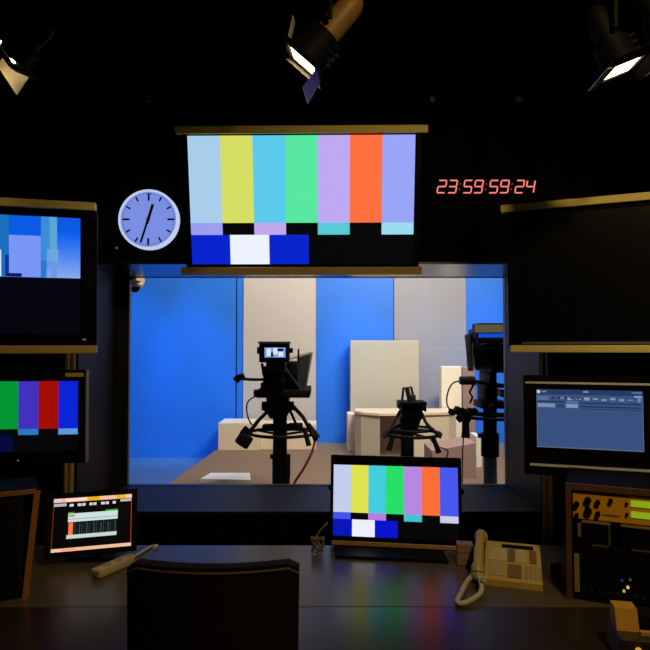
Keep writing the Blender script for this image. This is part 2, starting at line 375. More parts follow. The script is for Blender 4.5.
bxp(sr, 262, 425, 272, 431, -.12, -.02, .006); bxp(sr, 288, 424, 303, 431, -.15, -.05, .006); sr.tube([P(304, 428, -.2), P(309, 446, -.22)], [.018, .022]); sr.tube([P(308, 424, -.15), P(318, 438, -.18)], [.02, .025])
bxp(sr, 313, 436, 318, 441, -.22, -.14, .006)
sr.build('steering_ring', BLACKR, k1, smooth=True)
col = MB(); col.cyl((0, 0, .3), P(280, 412) , .062); col.build('column', BLACK, k1, smooth=True)
slv = MB(); slv.cyl((.01, 0, .28), (.01, 0, P(280, 456).z), .078); bxp(slv, 270, 455, 275, 459, -.06, .0, .006); bxp(slv, 285, 455, 290.5, 478, -.09, -.02, .006)
slv.build('column_sleeve', BLACKR, k1, smooth=True)
MB().tube(arc([P(315, 440, -.2), P(312, 452, -.22), P(304, 468, -.22), P(294, 484, -.2), P(287, 505, -.15), P(283, 522, -.1)]), .011).build('cable', REDM, k1, smooth=True)
pedestal_base(k1, 1)

# pedestal with no camera on it
YC = 5.65
base = Vector((at(407, 440, YC).x, YC, 0)); base.y = 5.42
YC = 5.42
base = Vector((at(407, 440, YC).x, YC, 0))
k2 = thing('camera_pedestal', 'empty camera pedestal with steering ring and two grips, behind the colour-bar desk monitor', 'camera pedestal', base)
hp = MB(); bxp(hp, 396.5, 402, 427, 405.5, -.12, .12, .006); hp.build('camera_plate', BLACK, k2, smooth=True)
bk = MB(); bk.tube([P(402, 402), P(403.5, 388), P(411, 387), P(415, 402)], .012); bk.tube([P(407, 388), P(410, 402)], .022); bxp(bk, 408, 395, 416, 402, -.05, .05, .006)
bk.build('plate_bracket', SATIN, k2, smooth=True)
hb = MB(); bxp(hb, 399, 405, 423, 420, -.1, .12, .015); bxp(hb, 396.5, 404, 400, 409, -.08, .08, .005); bxp(hb, 422, 404, 426.5, 412, -.08, .08, .005); hb.tube([P(410, 418), P(409, 430)], [.1, .075], 20)
hb.build('pan_head', BLACK, k2, smooth=True)
for pts in ([P(400, 411, -.05), P(391, 428, -.15), P(384, 438, -.2)], [P(421, 411, -.05), P(427, 425, -.13), P(441, 438, -.2)], [P(399, 425), P(388, 433, -.1)], [P(424, 420), P(436, 434, -.1)]):
    MB().tube(pts, .0125).build('arm', BLACKR, k2, smooth=True)
rc = P(412, 433.5)
sr = MB(); sr.tube(ring_pts(rc, .255), .015, 10, closed=True); sr.tube(ring_pts(rc+Vector((0, 0, .04)), .19), .012, 10, closed=True)
for k in range(3):
    an = k*2*PI/3 + .9; sr.tube([rc, rc + Vector((.255*math.cos(an), .255*math.sin(an), 0))], .011)
sr.build('steering_ring', BLACKR, k2, smooth=True)
for pts in ([P(393, 436, -.22), P(388.5, 451, -.24)], [P(433, 437, -.22), P(439, 453, -.24)]):
    MB().tube(pts, [.018, .026]).build('grip', BLACK, k2, smooth=True)
MB().cyl((0, 0, .3), P(407, 428), .058).build('column', BLACK, k2, smooth=True)
MB().tube(arc([P(429, 437, -.2), P(436, 446, -.2), P(445, 449, -.2), P(448, 453, -.2), P(444, 462, -.1)]), .006).build('cable', BLACK, k2, smooth=True)
pedestal_base(k2, 1)

# camera cut off by the window edge
YC = 4.95
base = Vector((at(490, 440, YC).x, YC, 0))
k3 = thing('studio_camera', 'black pedestal camera with an olive topped viewfinder, partly hidden by the window edge', 'studio camera', base)
vf = MB(); bxp(vf, 472, 323, 510, 333.5, -.3, -.1, .006); bxp(vf, 472, 337.5, 510, 343, -.3, -.1, .006); bxp(vf, 472, 333, 476.5, 338, -.3, -.1)
vfo = vf.build('viewfinder', BLACK, k3, smooth=True)
MB().box(tuple(P(475, 332.5, -.306)), tuple(P(508, 324.5, -.306) + Vector((0, .006, 0)))).build('viewfinder_panel', TANM, vfo)
MB().box(tuple(P(476.5, 337.5, -.28)), tuple(P(509, 333.5, -.28) + Vector((0, .02, 0)))).build('viewfinder_screen', lit((20, 80, 215)), vfo)
fl = MB(); fl.hexa([P(468, 371, -.1), P(472, 371, -.1), P(474, 371, .3), P(468, 371, .3), P(464.5, 335, -.1), P(472, 333, -.1), P(473, 333, .35), P(464.5, 335, .35)])
bxp(fl, 469, 329, 475, 336, -.1, .1, .004); fl.build('prompter_hood', HOOD, k3)
cb = MB(); bxp(cb, 472, 342, 509, 358, -.2, .3, .02); bxp(cb, 474, 355, 512, 373, -.25, .3, .02); bxp(cb, 479, 372, 497, 386, -.15, .2, .01); cb.build('camera_body', BLACK, k3, smooth=True)
hd = MB(); hd.tube(arc([P(480, 345, -.25), P(486, 342.5, -.27), P(498, 342, -.27), P(506, 344, -.25)]), .008); hd.build('carry_handle', TANM, k3, smooth=True)
c0 = P(488, 356, .3); MB().tube([c0, c0+Vector((0, .12, 0)), c0+Vector((0, .3, 0))], [.08, .09, .11], 24).build('lens', SATIN, k3, smooth=True)
ph2 = MB(); bxp(ph2, 474, 384, 505, 388, -.2, .2, .006); bxp(ph2, 477, 387, 498, 403, -.12, .14, .015); bxp(ph2, 497, 390, 506, 398, -.1, .1, .01); bxp(ph2, 473, 402, 510, 409, -.14, .14, .01)
ph2.build('pan_head', BLACK, k3, smooth=True)
pbar = MB(); bxp(pbar, 458.5, 376.5, 476, 385, -.3, -.22, .012); pbar.tube([P(474, 381, -.26), P(482, 383, -.1)], .014); pbar.tube([P(474, 384, -.25), P(469.5, 392, -.26), P(472.5, 397, -.26), P(470, 403, -.25)], .009)
pbar.build('pan_bar', SATIN, k3, smooth=True)
MB().tube(arc([P(459, 381, -.28), P(452, 384, -.3), P(447.5, 394, -.3), P(447, 404, -.3), P(451, 412, -.3)]), .006).build('cable', BLACK, k3, smooth=True)
zc = MB()
for (x, y, r, d) in ((452, 412, .022, -.3), (458, 411, .03, -.28), (464, 413, .034, -.26), (470, 412, .026, -.2), (460, 418, .025, -.3), (466, 419, .03, -.24), (475, 411, .02, -.15)):
    A_ = P(x, y, d); zc.box((-r, -r, -r), (r, r, r), Matrix.Translation(A_) @ Euler((random.random(), random.random(), random.random())).to_matrix().to_4x4(), bev=r*.3)
zc.build('zoom_control', BLACK, k3, smooth=True)
MB().tube([P(466, 420, -.26), P(465.5, 438, -.28)], [.024, .034]).build('grip', BLACK, k3, smooth=True)
MB().tube(arc([P(464, 432, -.3), P(463, 445, -.3), P(462.5, 456, -.3), P(462.5, 486, -.28), P(466, 520, -.2)]), .005).build('cable', BLACK, k3, smooth=True)
rc = P(492, 416.5)
sr = MB(); sr.tube(ring_pts(rc, .21), .014, 10, closed=True)
for k in range(3):
    an = k*2*PI/3 + .2; sr.tube([rc, rc + Vector((.21*math.cos(an), .21*math.sin(an), 0))], .01)
sr.build('steering_ring', BLACKR, k3, smooth=True)
MB().cyl(P(490, 456), P(490, 408), .055).build('column', BLACK, k3, smooth=True)
cs = MB(); cs.cyl(P(490, 456), P(490, 433), .072); bxp(cs, 477.5, 434, 484, 438, -.07, -.02); cs.build('column_collar', BLACK, k3, smooth=True)
MB().cyl((0, 0, .3), P(490, 456.2), .054).build('lower_column', mat('grey_green_tube', (.07, .075, .065), .4), k3, smooth=True)
MB().tube([P(489, 407, -.16), P(494, 403, -.16)], .006).build('lever', mat('red_lever', (.6, .04, .03), .5), k3)
pedestal_base(k3, 1)

# ------------------------------------------------------------------ screens
def display(name, label, cat, c, yaw, tilt, roll, w, h, bez, dep=.05, frame_m=BLACK, front=.008, group=None):
    """c is the centre of the lit area; bez = (left, right, top, bottom) borders"""
    R = Euler((tilt, roll, yaw)).to_matrix()
    base = Vector(c) - R @ Vector((0, 0, h/2 + bez[3]))
    r = thing(name, label, cat, base, (tilt, roll, yaw), group)
    l, rr, tp, bt = bez; z0 = bt; z1 = bt+h
    hb = MB(); hb.box((-w/2-l, .004, 0), (w/2+rr, dep*.6, z1+tp), bev=.006); hb.box((-w*.32, dep*.55, h*.15), (w*.32, dep, z1-h*.1), bev=.01)
    hb.build('housing', BLACK, r, smooth=True)
    b = MB(); b.box((-w/2-l, -front, 0), (w/2+rr, .004, bt)); b.box((-w/2-l, -front, z1), (w/2+rr, .004, z1+tp))
    b.box((-w/2-l, -front, bt), (-w/2, .004, z1)); b.box((w/2, -front, bt), (w/2+rr, .004, z1)); b.build('bezel', frame_m, r)
    return r
def screen(r, w, h, z0, rects, base=(6, 6, 8), kb=1.0):
    """rects: (u0, v0, u1, v1, rgb[, k]) with v from the top; each later one lies on the ones before"""
    mb = MB(); ms = [lit(base, kb)]
    def q(u0, v0, u1, v1, off):
        x = lambda u: -w/2 + w*u
        z = lambda v: z0 + h*(1-v)
        mb.quad([(x(u0), -off, z(v1)), (x(u1), -off, z(v1)), (x(u1), -off, z(v0)), (x(u0), -off, z(v0))])
    q(0, 0, 1, 1, 0)
    for i, rc in enumerate(rects):
        u0, v0, u1, v1, rgb = rc[:5]; m = lit(rgb, rc[5] if len(rc) > 5 else 1.0)
        if m not in ms: ms.append(m)
        mb.mi = ms.index(m); q(u0, v0, u1, v1, .0004*(1 + i//6 if len(rects) > 60 else 1+i*.2))
    o = mb.build('screen', ms, r)
    return o
def bars(top, strip, bottom, b1, b2, bw):
    R = []
    for i, cc in enumerate(top): R.append((i/7, 0, (i+1)/7, b1, cc))
    for i, cc in enumerate(strip):
        if cc: R.append((i/7, b1, (i+1)/7, b2, cc))
    x = 0
    for i, cc in enumerate(bottom):
        R.append((x, b2, x+bw[i], 1, cc)); x += bw[i]
    return R
# big colour-bar screen over the window
W, H = 1.17, 1.17*9/16
big = display('wall_screen', 'big wall screen showing colour bars above the studio window', 'screen', (-.1217, 3.1035, 2.3622), -.0157, .205, 0, W, H, (.03, .03, .012, .014), .06)
screen(big, W, H, .014, bars([(168,206,236), (214,222,100), (92,202,236), (88,232,160), (190,168,242), (255,112,62), (152,164,246)],
    [(156,158,242), None, (192,168,236), None, (88,202,214), None, (156,218,240)], [(8,36,205), (238,242,255), (8,36,205)], .672, .766, [.175, .177, .178]))
ml = MB(); zt = H+.028
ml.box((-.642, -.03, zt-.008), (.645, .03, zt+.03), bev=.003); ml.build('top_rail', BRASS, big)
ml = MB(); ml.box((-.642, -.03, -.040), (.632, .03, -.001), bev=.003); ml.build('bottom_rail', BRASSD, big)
R_ = Euler((.205, 0, -.0157)).to_matrix().inverted()
for x in (-.3, .3):
    q = R_ @ (Vector((x + big.location.x, WF-.002, big.location.z+.32)) - big.location)
    MB().tube([(x, .05, .3), q], .02).build('wall_mount', BLACKR, big, smooth=True)

# left TV with studio picture
W, H = .98, .62
LT = Vector((-1.1727, 2.5461, 1.8959)); yw, tl = .2491, .0838
RL = Euler((tl, 0, yw)).to_matrix()
H = .50; e = RL @ Vector((1, 0, 0)); right_edge = LT + e*.19
cL = right_edge - e*(.067 + W/2) + RL @ Vector((0, 0, .006))
ltv = display('television', 'television showing a bright blue studio picture, with a tan rail above', 'television', cL, yw, tl, 0, W, H, (.05, .067, .033, .045), .06)
rects = [(.2, .022, 1, .545, (10,90,225))]
for i in range(24): rects.append((.2, .20+i*.0144, 1, .20+(i+1)*.0144+.001, (int(15+i*4.1), int(100+i*2.9), int(228+i*.8))))
for i in range(24): rects.append((.87, .15+i*.01646, 1, .15+(i+1)*.01646+.0005, (int(14+i*5.4), int(95+i*3.2), 240)))
rects += [(.66, .022, .715, .545, (25,110,190)), (.715, .19, .84, .545, (120,150,245)), (.84, .022, .862, .545, (40,120,205)), (.842, .022, .905, .40, (60,140,215)), (.875, .022, .905, .37, (95,165,215)), (.865, .30, .91, .41, (110,165,225)),
    (.88, .41, .905, .545, (110,150,225)), (.60, .32, .685, .545, (225,225,245)), (.70, .36, .715, .545, (10,50,150)), (.705, .515, .765, .545, (10,25,110))]
rects = [(a_, (b_-.022)*.98, c_, (d_-.022)*.98, e_) for a_, b_, c_, d_, e_ in rects]
screen(ltv, W, H, .045, rects, (3, 5, 14))
zt = .5785
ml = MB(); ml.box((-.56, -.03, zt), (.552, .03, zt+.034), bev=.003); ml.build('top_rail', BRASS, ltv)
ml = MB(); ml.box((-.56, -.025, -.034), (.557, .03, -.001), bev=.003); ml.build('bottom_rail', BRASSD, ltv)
MB().box((.50, -.0105, .022), (.515, -.008, .029)).build('logo', SILVER, ltv)
mm = MB(); q0 = ltv.rotation_euler.to_matrix().inverted() @ (Vector((-1.2, 2.80, 1.86)) - ltv.location); mm.box((-.2, .058, .15), (.25, .085, .5)); mm.tube([(q0.x, .07, q0.z), tuple(q0 - Vector((0, .03, 0)))], .03)
mm.build('mount', BLACKR, ltv)

# right TV, dark
W, H = 1.04, .55
yw, tl = -.4087, .0704; RR = Euler((tl, 0, yw)).to_matrix(); e = RR @ Vector((1, 0, 0))
RT = Vector((1.071, 2.5471, 1.9047)) - e*.28; cR = RT + e*(.035+W/2) + RR @ Vector((0, 0, .0))
rtv = display('television', 'switched-off black television with a tan rail along its top', 'television', cR, yw, tl, 0, W, H, (.035, .035, .014, .026), .06)
MB().box((-W/2, -.001, .026), (W/2, .002, .026+H)).build('screen', mat('dark_screen', (.004, .004, .005), .25, spec=.4), rtv)
ml = MB(); ml.box((-.578, -.03, H+.041), (.6, .03, H+.073), bev=.003); ml.build('top_rail', BRASS, rtv)
ml = MB(); ml.box((-.548, -.03, -.026), (.56, .03, .004), bev=.003); ml.build('bottom_rail', BRASS, rtv)
MB().box((-.5, -.012, .008), (.54, -.0085, .019)).build('trim_strip', mat('blue_grey_strip', (.10, .14, .24), .35), rtv)
q0 = rtv.rotation_euler.to_matrix().inverted() @ (Vector((1.04, 2.80, 1.86)) - rtv.location)
mm = MB(); mm.box((-.5, .058, .15), (.1, .085, .5)); mm.tube([(q0.x, .07, q0.z), tuple(q0 - Vector((0, .03, 0)))], .03); mm.build('mount', BLACKR, rtv)

# lower left colour-bar monitor
W, H = .56, .292
lm = display('monitor', 'monitor showing darker colour bars under the television with the blue picture', 'monitor', (-1.3121, 2.4975, 1.3124), .1059, .0264, 0, W, H, (.03, .03, .045, .05), .05)
screen(lm, W, H, .05, bars([(110,120,150), (140,140,20), (20,130,160), (0,150,52), (66,48,190), (162,14,4), (8,36,214)],
    [(10,20,120), None, (90,60,160), None, (40,122,192), None, (92,150,222)], [(5,10,60), (60,60,75), (4,8,60)], .68, .765, [.178, .178, .178]))
MB().box((W/2+.0305, -.010, .0), (W/2+.034, .03, H+.095)).build('edge_trim', mat('edge_trim_metal', (.16, .12, .09), .4, metal=.3), lm)
MB().box((W/2-.05, -.0115, H+.068), (W/2+.022, -.0085, H+.084)).build('label_plate', mat('yellow_label', (.6, .42, .08), .5), lm)
MB().box((W/2-.24, -.0095, .012), (W/2-.234, -.0075, .018)).build('power_light', lit((110, 110, 110), .8), lm)
q0 = lm.rotation_euler.to_matrix().inverted() @ (Vector((-1.2, 2.805, 1.35)) - lm.location)
MB().tube([(q0.x, .05, q0.z), tuple(q0 - Vector((0, .035, 0)))], .025).build('mount', BLACKR, lm)

# lower right monitor with an editing screen
W, H = .385, .232
rm = display('monitor', 'monitor showing a blue-grey editing window between two silver strips', 'monitor', (1.0364, 2.3697, 1.3153), -.3163, .0044, 0, W, H, (.05, .05, .055, .11), .05)
U = [(0, 0, 1, .09, (40,58,98)), (0, .02, .035, .07, (200,210,225)), (.05, .03, .10, .055, (110,130,165)), (.45, .02, .50, .05, (120,140,175)), (.9, .02, .99, .05, (90,110,150)),
     (0, .12, .12, .19, (86,108,150)), (.13, .12, .2, .19, (60,82,124)), (.01, .245, .18, .31, (120,140,180)), (.20, .245, .27, .31, (46,66,104)), (.285, .245, .40, .31, (126,146,186)), (.29, .2, .40, .23, (90,110,150)),
     (.42, .215, .98, .235, (30,46,80)), (.42, .275, .98, .295, (30,46,80)), (.42, .32, .98, .33, (30,46,80)), (0, .2, .27, .225, (34,50,86)), (.92, .085, .99, .11, (150,165,190)), (.95, .12, .98, .19, (110,130,165))]
for i in range(9): U.append((.22+i*.08, .125+(i % 3)*.012, .27+i*.08, .165+(i % 2)*.015, (100+(i*37) % 40, 122+(i*37) % 40, 165)))
for i in range(5): U.append((.15+i*.06, .13, .17+i*.06, .16, (20,30,55)))
U += [(0, .0, .006, 1, (90,105,135)), (.994, .1, 1, 1, (90,105,135)), (0, .985, 1, 1, (95,105,130))]
screen(rm, W, H, .11, U, (56, 80, 126))
MB().box((-W/2-.042, -.014, H+.11+.022), (W/2+.05, -.0085, H+.11+.030)).build('silver_strip', SILVER, rm)
MB().box((-W/2-.028, -.014, .036), (W/2+.05, -.0085, .045)).build('silver_strip', SILVER, rm)
q0 = rm.rotation_euler.to_matrix().inverted() @ (Vector((1.04, 2.805, 1.3)) - rm.location)
MB().tube([(q0.x, .05, q0.z), tuple(q0 - Vector((0, .035, 0)))], .025).build('mount', BLACKR, rm)

# display stands: twin brass poles on the floor behind the desk
for x, zt, lb in ((-1.2, 2.1, 'twin-pole brass stand holding the television with the blue picture'), (1.04, 2.1, 'twin-pole brass stand holding the switched-off television')):
    s = thing('display_stand', lb, 'display stand', (x, 2.83, 0), group='twin-pole display stands')
    MB().box((-.3, -.12, 0), (.3, .25, .03), bev=.008).build('base_plate', BLACKR, s, smooth=True)
    for dx in (-.014, .014):
        MB().cyl((dx, 0, .03), (dx, 0, zt), .011, n=14).build('pole', mat('pole_brass', (.55, .36, .10), .4, metal=.3), s, smooth=True)

# ------------------------------------------------------------------ desk
DZ = .74
dk = thing('control_desk', 'long grey control desk running under the studio window', 'desk', (0, 2.34, 0))
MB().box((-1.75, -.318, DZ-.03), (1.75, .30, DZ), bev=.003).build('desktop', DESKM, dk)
for x in (-1.7, -.55, .55, 1.7): MB().box((x-.02, -.28, 0), (x+.02, .27, DZ-.03)).build('side_panel', BLACK, dk)
MB().box((-1.68, .25, .12), (1.68, .27, DZ-.03)).build('back_panel', BLACK, dk)
fd = thing('front_desk', 'dark brown front desk section joined to the near side of the grey desk', 'desk', (0, 1.82, 0))
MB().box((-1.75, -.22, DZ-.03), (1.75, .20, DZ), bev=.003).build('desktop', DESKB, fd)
for x in (-1.7, 1.7): MB().box((x-.02, -.2, 0), (x+.02, .18, DZ-.03)).build('side_panel', BLACK, fd)

# desk monitor with colour bars
W, H = .531, .299
Rm = (-.1091, 0, -.1437)
dm = display('desk_monitor', 'desk monitor with colour bars standing on the desk before the window', 'monitor', (.2993, 2.5945, .9381), Rm[2], Rm[0], 0, W, H, (.012, .014, .04, .042), .05)
screen(dm, W, H, .042, bars([(196,206,236), (222,226,78), (66,206,222), (40,222,104), (182,136,226), (252,110,56), (72,88,236)],
    [(72,84,232), None, (190,122,222), None, (62,196,206), None, (202,204,232)], [(8,22,186), (238,238,252), (10,18,205)], .672, .766, [.155, .183, .183]))
MB().box((-W/2-.004, -.016, .006), (W/2+.012, -.0085, .024), bev=.002).build('bottom_strip', mat('warm_lit_strip', (.55, .32, .2), .4, metal=.2), dm)  # silver strip; the warm lamplight on it is put into the colour
for x in (-.05, .13): MB().box((x, -.019, .012), (x+.03, -.0165, .026)).build('button', TANP, dm)
MB().cyl((-W/2-.012, .015, .24), (-W/2-.022, .015, .24), .012, n=14).build('knob', BLACK, dm, smooth=True)
MB().cyl((W/2+.014, .015, .24), (W/2+.026, .015, .24), .012, n=14).build('knob', BLACK, dm, smooth=True)
inv = (Euler(Rm).to_matrix()).inverted()
def lp(x, y, z): return inv @ (Vector((x, y, z)) - dm.location)
ft = MB(); bx_, by_ = dm.location.x, dm.location.y
q = [lp(bx_-.03+sx*.225, by_+sy*.075-.055-sx*.03, z) for z in (DZ+.001, DZ+.013) for sx, sy in ((-1,-1),(1,-1),(1,1),(-1,1))]
ft.hexa(q); ft.tube([lp(bx_, by_+.055, DZ+.012), (0, .04, .12)], .025); ft.build('foot', BLACK, dm)

# small monitor, left
W, H = .30, .205
tm = display('desk_monitor', 'small black desk monitor showing a bright meter panel, beside the wood-edged console', 'monitor', (-.9438, 2.4646, .8875), .291, -.3558, 0, W, H, (.022, .022, .02, .02), .045)
U = [(0, 0, 1, .075, (250,190,160)), (0, 0, .1, .075, (225,205,200)), (.15, .012, .42, .06, (255,225,205)), (.42, .0, .58, .075, (235,175,30)), (.80, 0, .92, .075, (240,185,20)), (.92, .0, 1, .06, (250,205,180)),
     (0, .095, .16, .15, (185,185,190)), (.85, .085, 1, .135, (190,185,185)), (0, .08, .005, .95, (150,50,35)), (.993, .08, 1, .95, (190,70,50)), (0, .937, 1, 1, (250,195,165)), (.12, .945, .5, .985, (255,160,130)), (.3, .95, .9, .99, (240,190,150))]
for u0, u1 in ((.20, .25), (.30, .35), (.36, .40), (.45, .49), (.50, .54), (.60, .65), (.66, .70), (.75, .79)): U.append((u0, .115, u1, .165, (215,215,220)))
U += [(.19, .33, .82, .77, (12,16,20)), (.19, .30, .82, .46, (205,225,222)), (.19, .27, .26, .30, (30,170,50)), (.66, .27, .82, .30, (30,170,60)), (.20, .32, .27, .36, (225,130,60)), (.19, .40, .82, .415, (150,175,175)),
      (.20, .47, .255, .70, (255,120,70)), (.18, .70, .81, .77, (200,215,210))]
for i in range(18):
    u = .275 + i*.030; U.append((u, .47+(i % 4)*.012, u+.009, .70, ((52,66,70), (30,40,44), (75,90,94))[i % 3]))
screen(tm, W, H, .02, U, (4, 4, 6))
Rt = tm.rotation_euler.to_matrix().inverted()
def lq(x, y, z): return Rt @ (Vector((x, y, z)) - tm.location)
ft = MB(); bx_, by_ = tm.location.x, tm.location.y
ft.hexa([lq(bx_-.03+sx*.10-sy*.02, by_+.07+sy*.06, z) for z in (DZ+.001, DZ+.014) for sx, sy in ((-1,-1),(1,-1),(1,1),(-1,1))])
ft.tube([lq(bx_, by_+.09, DZ+.012), (0, .045, .10)], .022); ft.build('foot', BLACK, tm)

# ------------------------------------------------------------------ digital clock and wall clock
p = at(148, 219, 3.205); rr = 30.4/600*3.2
ck = thing('wall_clock', 'round white-blue lit wall clock between the wall screen and the television', 'clock', (p.x, WF, p.z))
Mx = Matrix.Rotation(PI/2, 4, 'X')
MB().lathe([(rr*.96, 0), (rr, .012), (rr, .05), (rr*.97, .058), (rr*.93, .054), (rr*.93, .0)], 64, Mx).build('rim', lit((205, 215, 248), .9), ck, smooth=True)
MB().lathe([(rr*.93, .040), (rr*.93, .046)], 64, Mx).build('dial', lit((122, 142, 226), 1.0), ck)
mk = MB()
for k in range(60):
    a_ = k*PI/30
    if k % 5 == 0:
        L, wd = (.24, .0052) if k % 15 == 0 else (.17, .0046)
    else: L, wd = .03, .0016
    M = Matrix.Rotation(a_, 4, 'Y')
    mk.box((-wd, -.0475, rr*(.87-L)), (wd, -.0462, rr*.87), M)
    if k == 0: mk.box((-.014, -.0475, rr*.84), (.014, -.0462, rr*.87), M)
mk.build('hour_marks', mat('dial_ink', (.006, .008, .03), .6), ck)
INK = mat('hand_black', (.004, .004, .006), .5)
hd = MB(); hd.box((-.0075, -.052, -rr*.16), (.0075, -.0495, rr*.52), Matrix.Rotation(math.radians(16.5), 4, 'Y')); hd.build('hour_hand', INK, ck)
hd = MB(); hd.box((-.0055, -.055, -rr*.16), (.0055, -.0525, rr*.82), Matrix.Rotation(math.radians(197), 4, 'Y')); hd.build('minute_hand', INK, ck)
MB().lathe([(.009, .046), (.009, .057)], 16, Mx).build('hub', REDM, ck)

YD = 3.215
a, b = at(428, 200, YD), at(545, 173, YD)
dg = thing('digital_clock', 'black digital time display glowing 23:59:59:24 in red on the wall', 'clock', ((a.x+b.x)/2, WF, a.z))
hw, hh = (b.x-a.x)/2, b.z-a.z
MB().box((-hw, -.04, 0), (hw, 0, hh), bev=.004).build('housing', BLACKWALL, dg)
SEG = {'2': 'abged', '3': 'abgcd', '5': 'afgcd', '9': 'abcdfg', '4': 'fgbc'}
DIG = lit((255, 128, 122), 1.15)
o = dg.location; x = at(437.2, 186, YD-.003).x - o.x; z0 = at(437, 192.6, YD).z - o.z; dh = at(437, 180.2, YD).z - at(437, 192.6, YD).z
dw = dh*.62; tk = dh*.095; adv = (at(533.6, 186, YD).x - at(437.2, 186, YD).x - dw)/(7*1.0 + 3*.42)
for ch in '23:59:59:24':
    m = MB()
    def sg(xa, za, xb, zb):
        sh = lambda X, Z: (x + X + Z*.17, Z + z0)
        dx, dz = xb-xa, zb-za; L = math.hypot(dx, dz); nx, nz = -dz/L*tk/2, dx/L*tk/2
        g = tk*.3; xa += dx/L*g; za += dz/L*g; xb -= dx/L*g; zb -= dz/L*g
        c = [sh(xa+nx, za+nz), sh(xb+nx, zb+nz), sh(xb-nx, zb-nz), sh(xa-nx, za-nz)]
        m.hexa([(c[i][0], yy, c[i][1]) for yy in (-.0425, -.0395) for i in range(4)])
    if ch == ':':
        for zz in (.28, .72): sg(dw*.0-tk*.4, dh*zz, dw*.0+tk*1.1, dh*zz)
        m.build('colon', lit((190, 70, 66), .8), dg); x += adv*.42
    else:
        H2 = dh/2
        for s_ in SEG[ch]:
            sg(*{'a': (0, dh, dw, dh), 'b': (dw, H2, dw, dh), 'c': (dw, 0, dw, H2), 'd': (0, 0, dw, 0), 'e': (0, 0, 0, H2), 'f': (0, H2, 0, dh), 'g': (0, H2, dw, H2)}[s_])
        m.build('digit', DIG, dg); x += adv
# black rail along the wall with small brass clamps
pr = at(325, 104, 3.2)
rl = thing('wall_rail', 'thin black rail high along the wall above the wall screen, with small brass clamps', 'rail', (0, 3.2, pr.z))
MB().cyl((-2.5, 0, 0), (2.5, 0, 0), .012, n=12).build('rail_tube', BLACKR, rl, smooth=True)
for px, pw, mm_ in ((150, .016, BRASSD), (432, .014, GREYM), (518.5, .017, BRASS)):
    X = at(px, 100, 3.2).x; MB().box((X-pw, -.018, .004), (X+pw, .058, .038), bev=.003).build('clamp', mm_, rl)
p = at(116.5, 248.5, WF)
tag(MB().lathe([(.007, 0), (.008, .008), (.003, .014)], 14, Mx).build('wall_screw', mat('warm_metal', (.8, .62, .42), .35, metal=.3), None, (p.x, WF, p.z)), 'tiny metal screw in the black wall below the wall clock', 'screw')

# ------------------------------------------------------------------ chair
ch = thing('office_chair', 'black leather office chair with its back to us at the desk', 'chair', (at(213, 600, 1.5).x, 1.6, 0))
o = ch.location; bw_ = at(299, 600, 1.5).x - at(127, 600, 1.5).x; zt = at(213, 561.5, 1.5).z
bb = MB(); nx, nz = 16, 14
def bk(i, j, s):
    u = -1 + 2*i/nx; v = j/nz
    x = u*bw_/2*(1 - .03*(1-v)); y = -.13 + .045*u*u + .03*(1-v)**2*0 + (0.018 if s else -.018)
    z = .58 + (zt-.58)*v
    e = max(0, abs(u)-.9)/.1; z -= .016*e**2*(v > .93)
    return Vector((x, y, z))
G = [[[bb.b.verts.new(bk(i, j, s)) for j in range(nz+1)] for i in range(nx+1)] for s in (0, 1)]
for i in range(nx):
    for j in range(nz):
        bb.b.faces.new((G[0][i][j], G[0][i+1][j], G[0][i+1][j+1], G[0][i][j+1])); bb.b.faces.new((G[1][i][j], G[1][i][j+1], G[1][i+1][j+1], G[1][i+1][j]))
for i in range(nx):
    for j in (0, nz): bb.b.faces.new((G[0][i][j], G[1][i][j], G[1][i+1][j], G[0][i+1][j]))
for j in range(nz):
    for i in (0, nx): bb.b.faces.new((G[0][i][j], G[0][i][j+1], G[1][i][j+1], G[1][i][j]))
bko = bb.build('backrest', LEATHER, ch, smooth=True)
pipe = MB(); pipe.tube([bk(i, nz, 0) + Vector((0, -.001, -.012)) for i in range(nx+1)], .0035, 8); pipe.build('piping', mat('brown_piping', (.10, .065, .035), .5), bko, smooth=True)
MB().box((-.22, -.06, .43), (.22, .40, .51), bev=.03).build('seat', LEATHER, ch, smooth=True)
MB().tube(arc([(0, -.1, .62), (0, -.1, .46), (0, .0, .41), (0, .15, .41)]), .022).build('back_bracket', BLACKR, ch, smooth=True)
MB().cyl((0, .17, .1), (0, .17, .43), .028).build('gas_column', SATIN, ch, smooth=True)
sb = MB()
for k in range(5):
    an = k*2*PI/5 + .3; sb.tube([(0, .17, .12), (.29*math.cos(an), .17+.29*math.sin(an), .075)], [.03, .018])
sbo = sb.build('star_base', BLACKR, ch, smooth=True)
for k in range(5):
    an = k*2*PI/5 + .3; X, Yy = .29*math.cos(an), .17+.29*math.sin(an)
    MB().cyl((X-.018, Yy, .03), (X+.018, Yy, .03), .03, n=16).build('caster', BLACK, sbo, smooth=True)

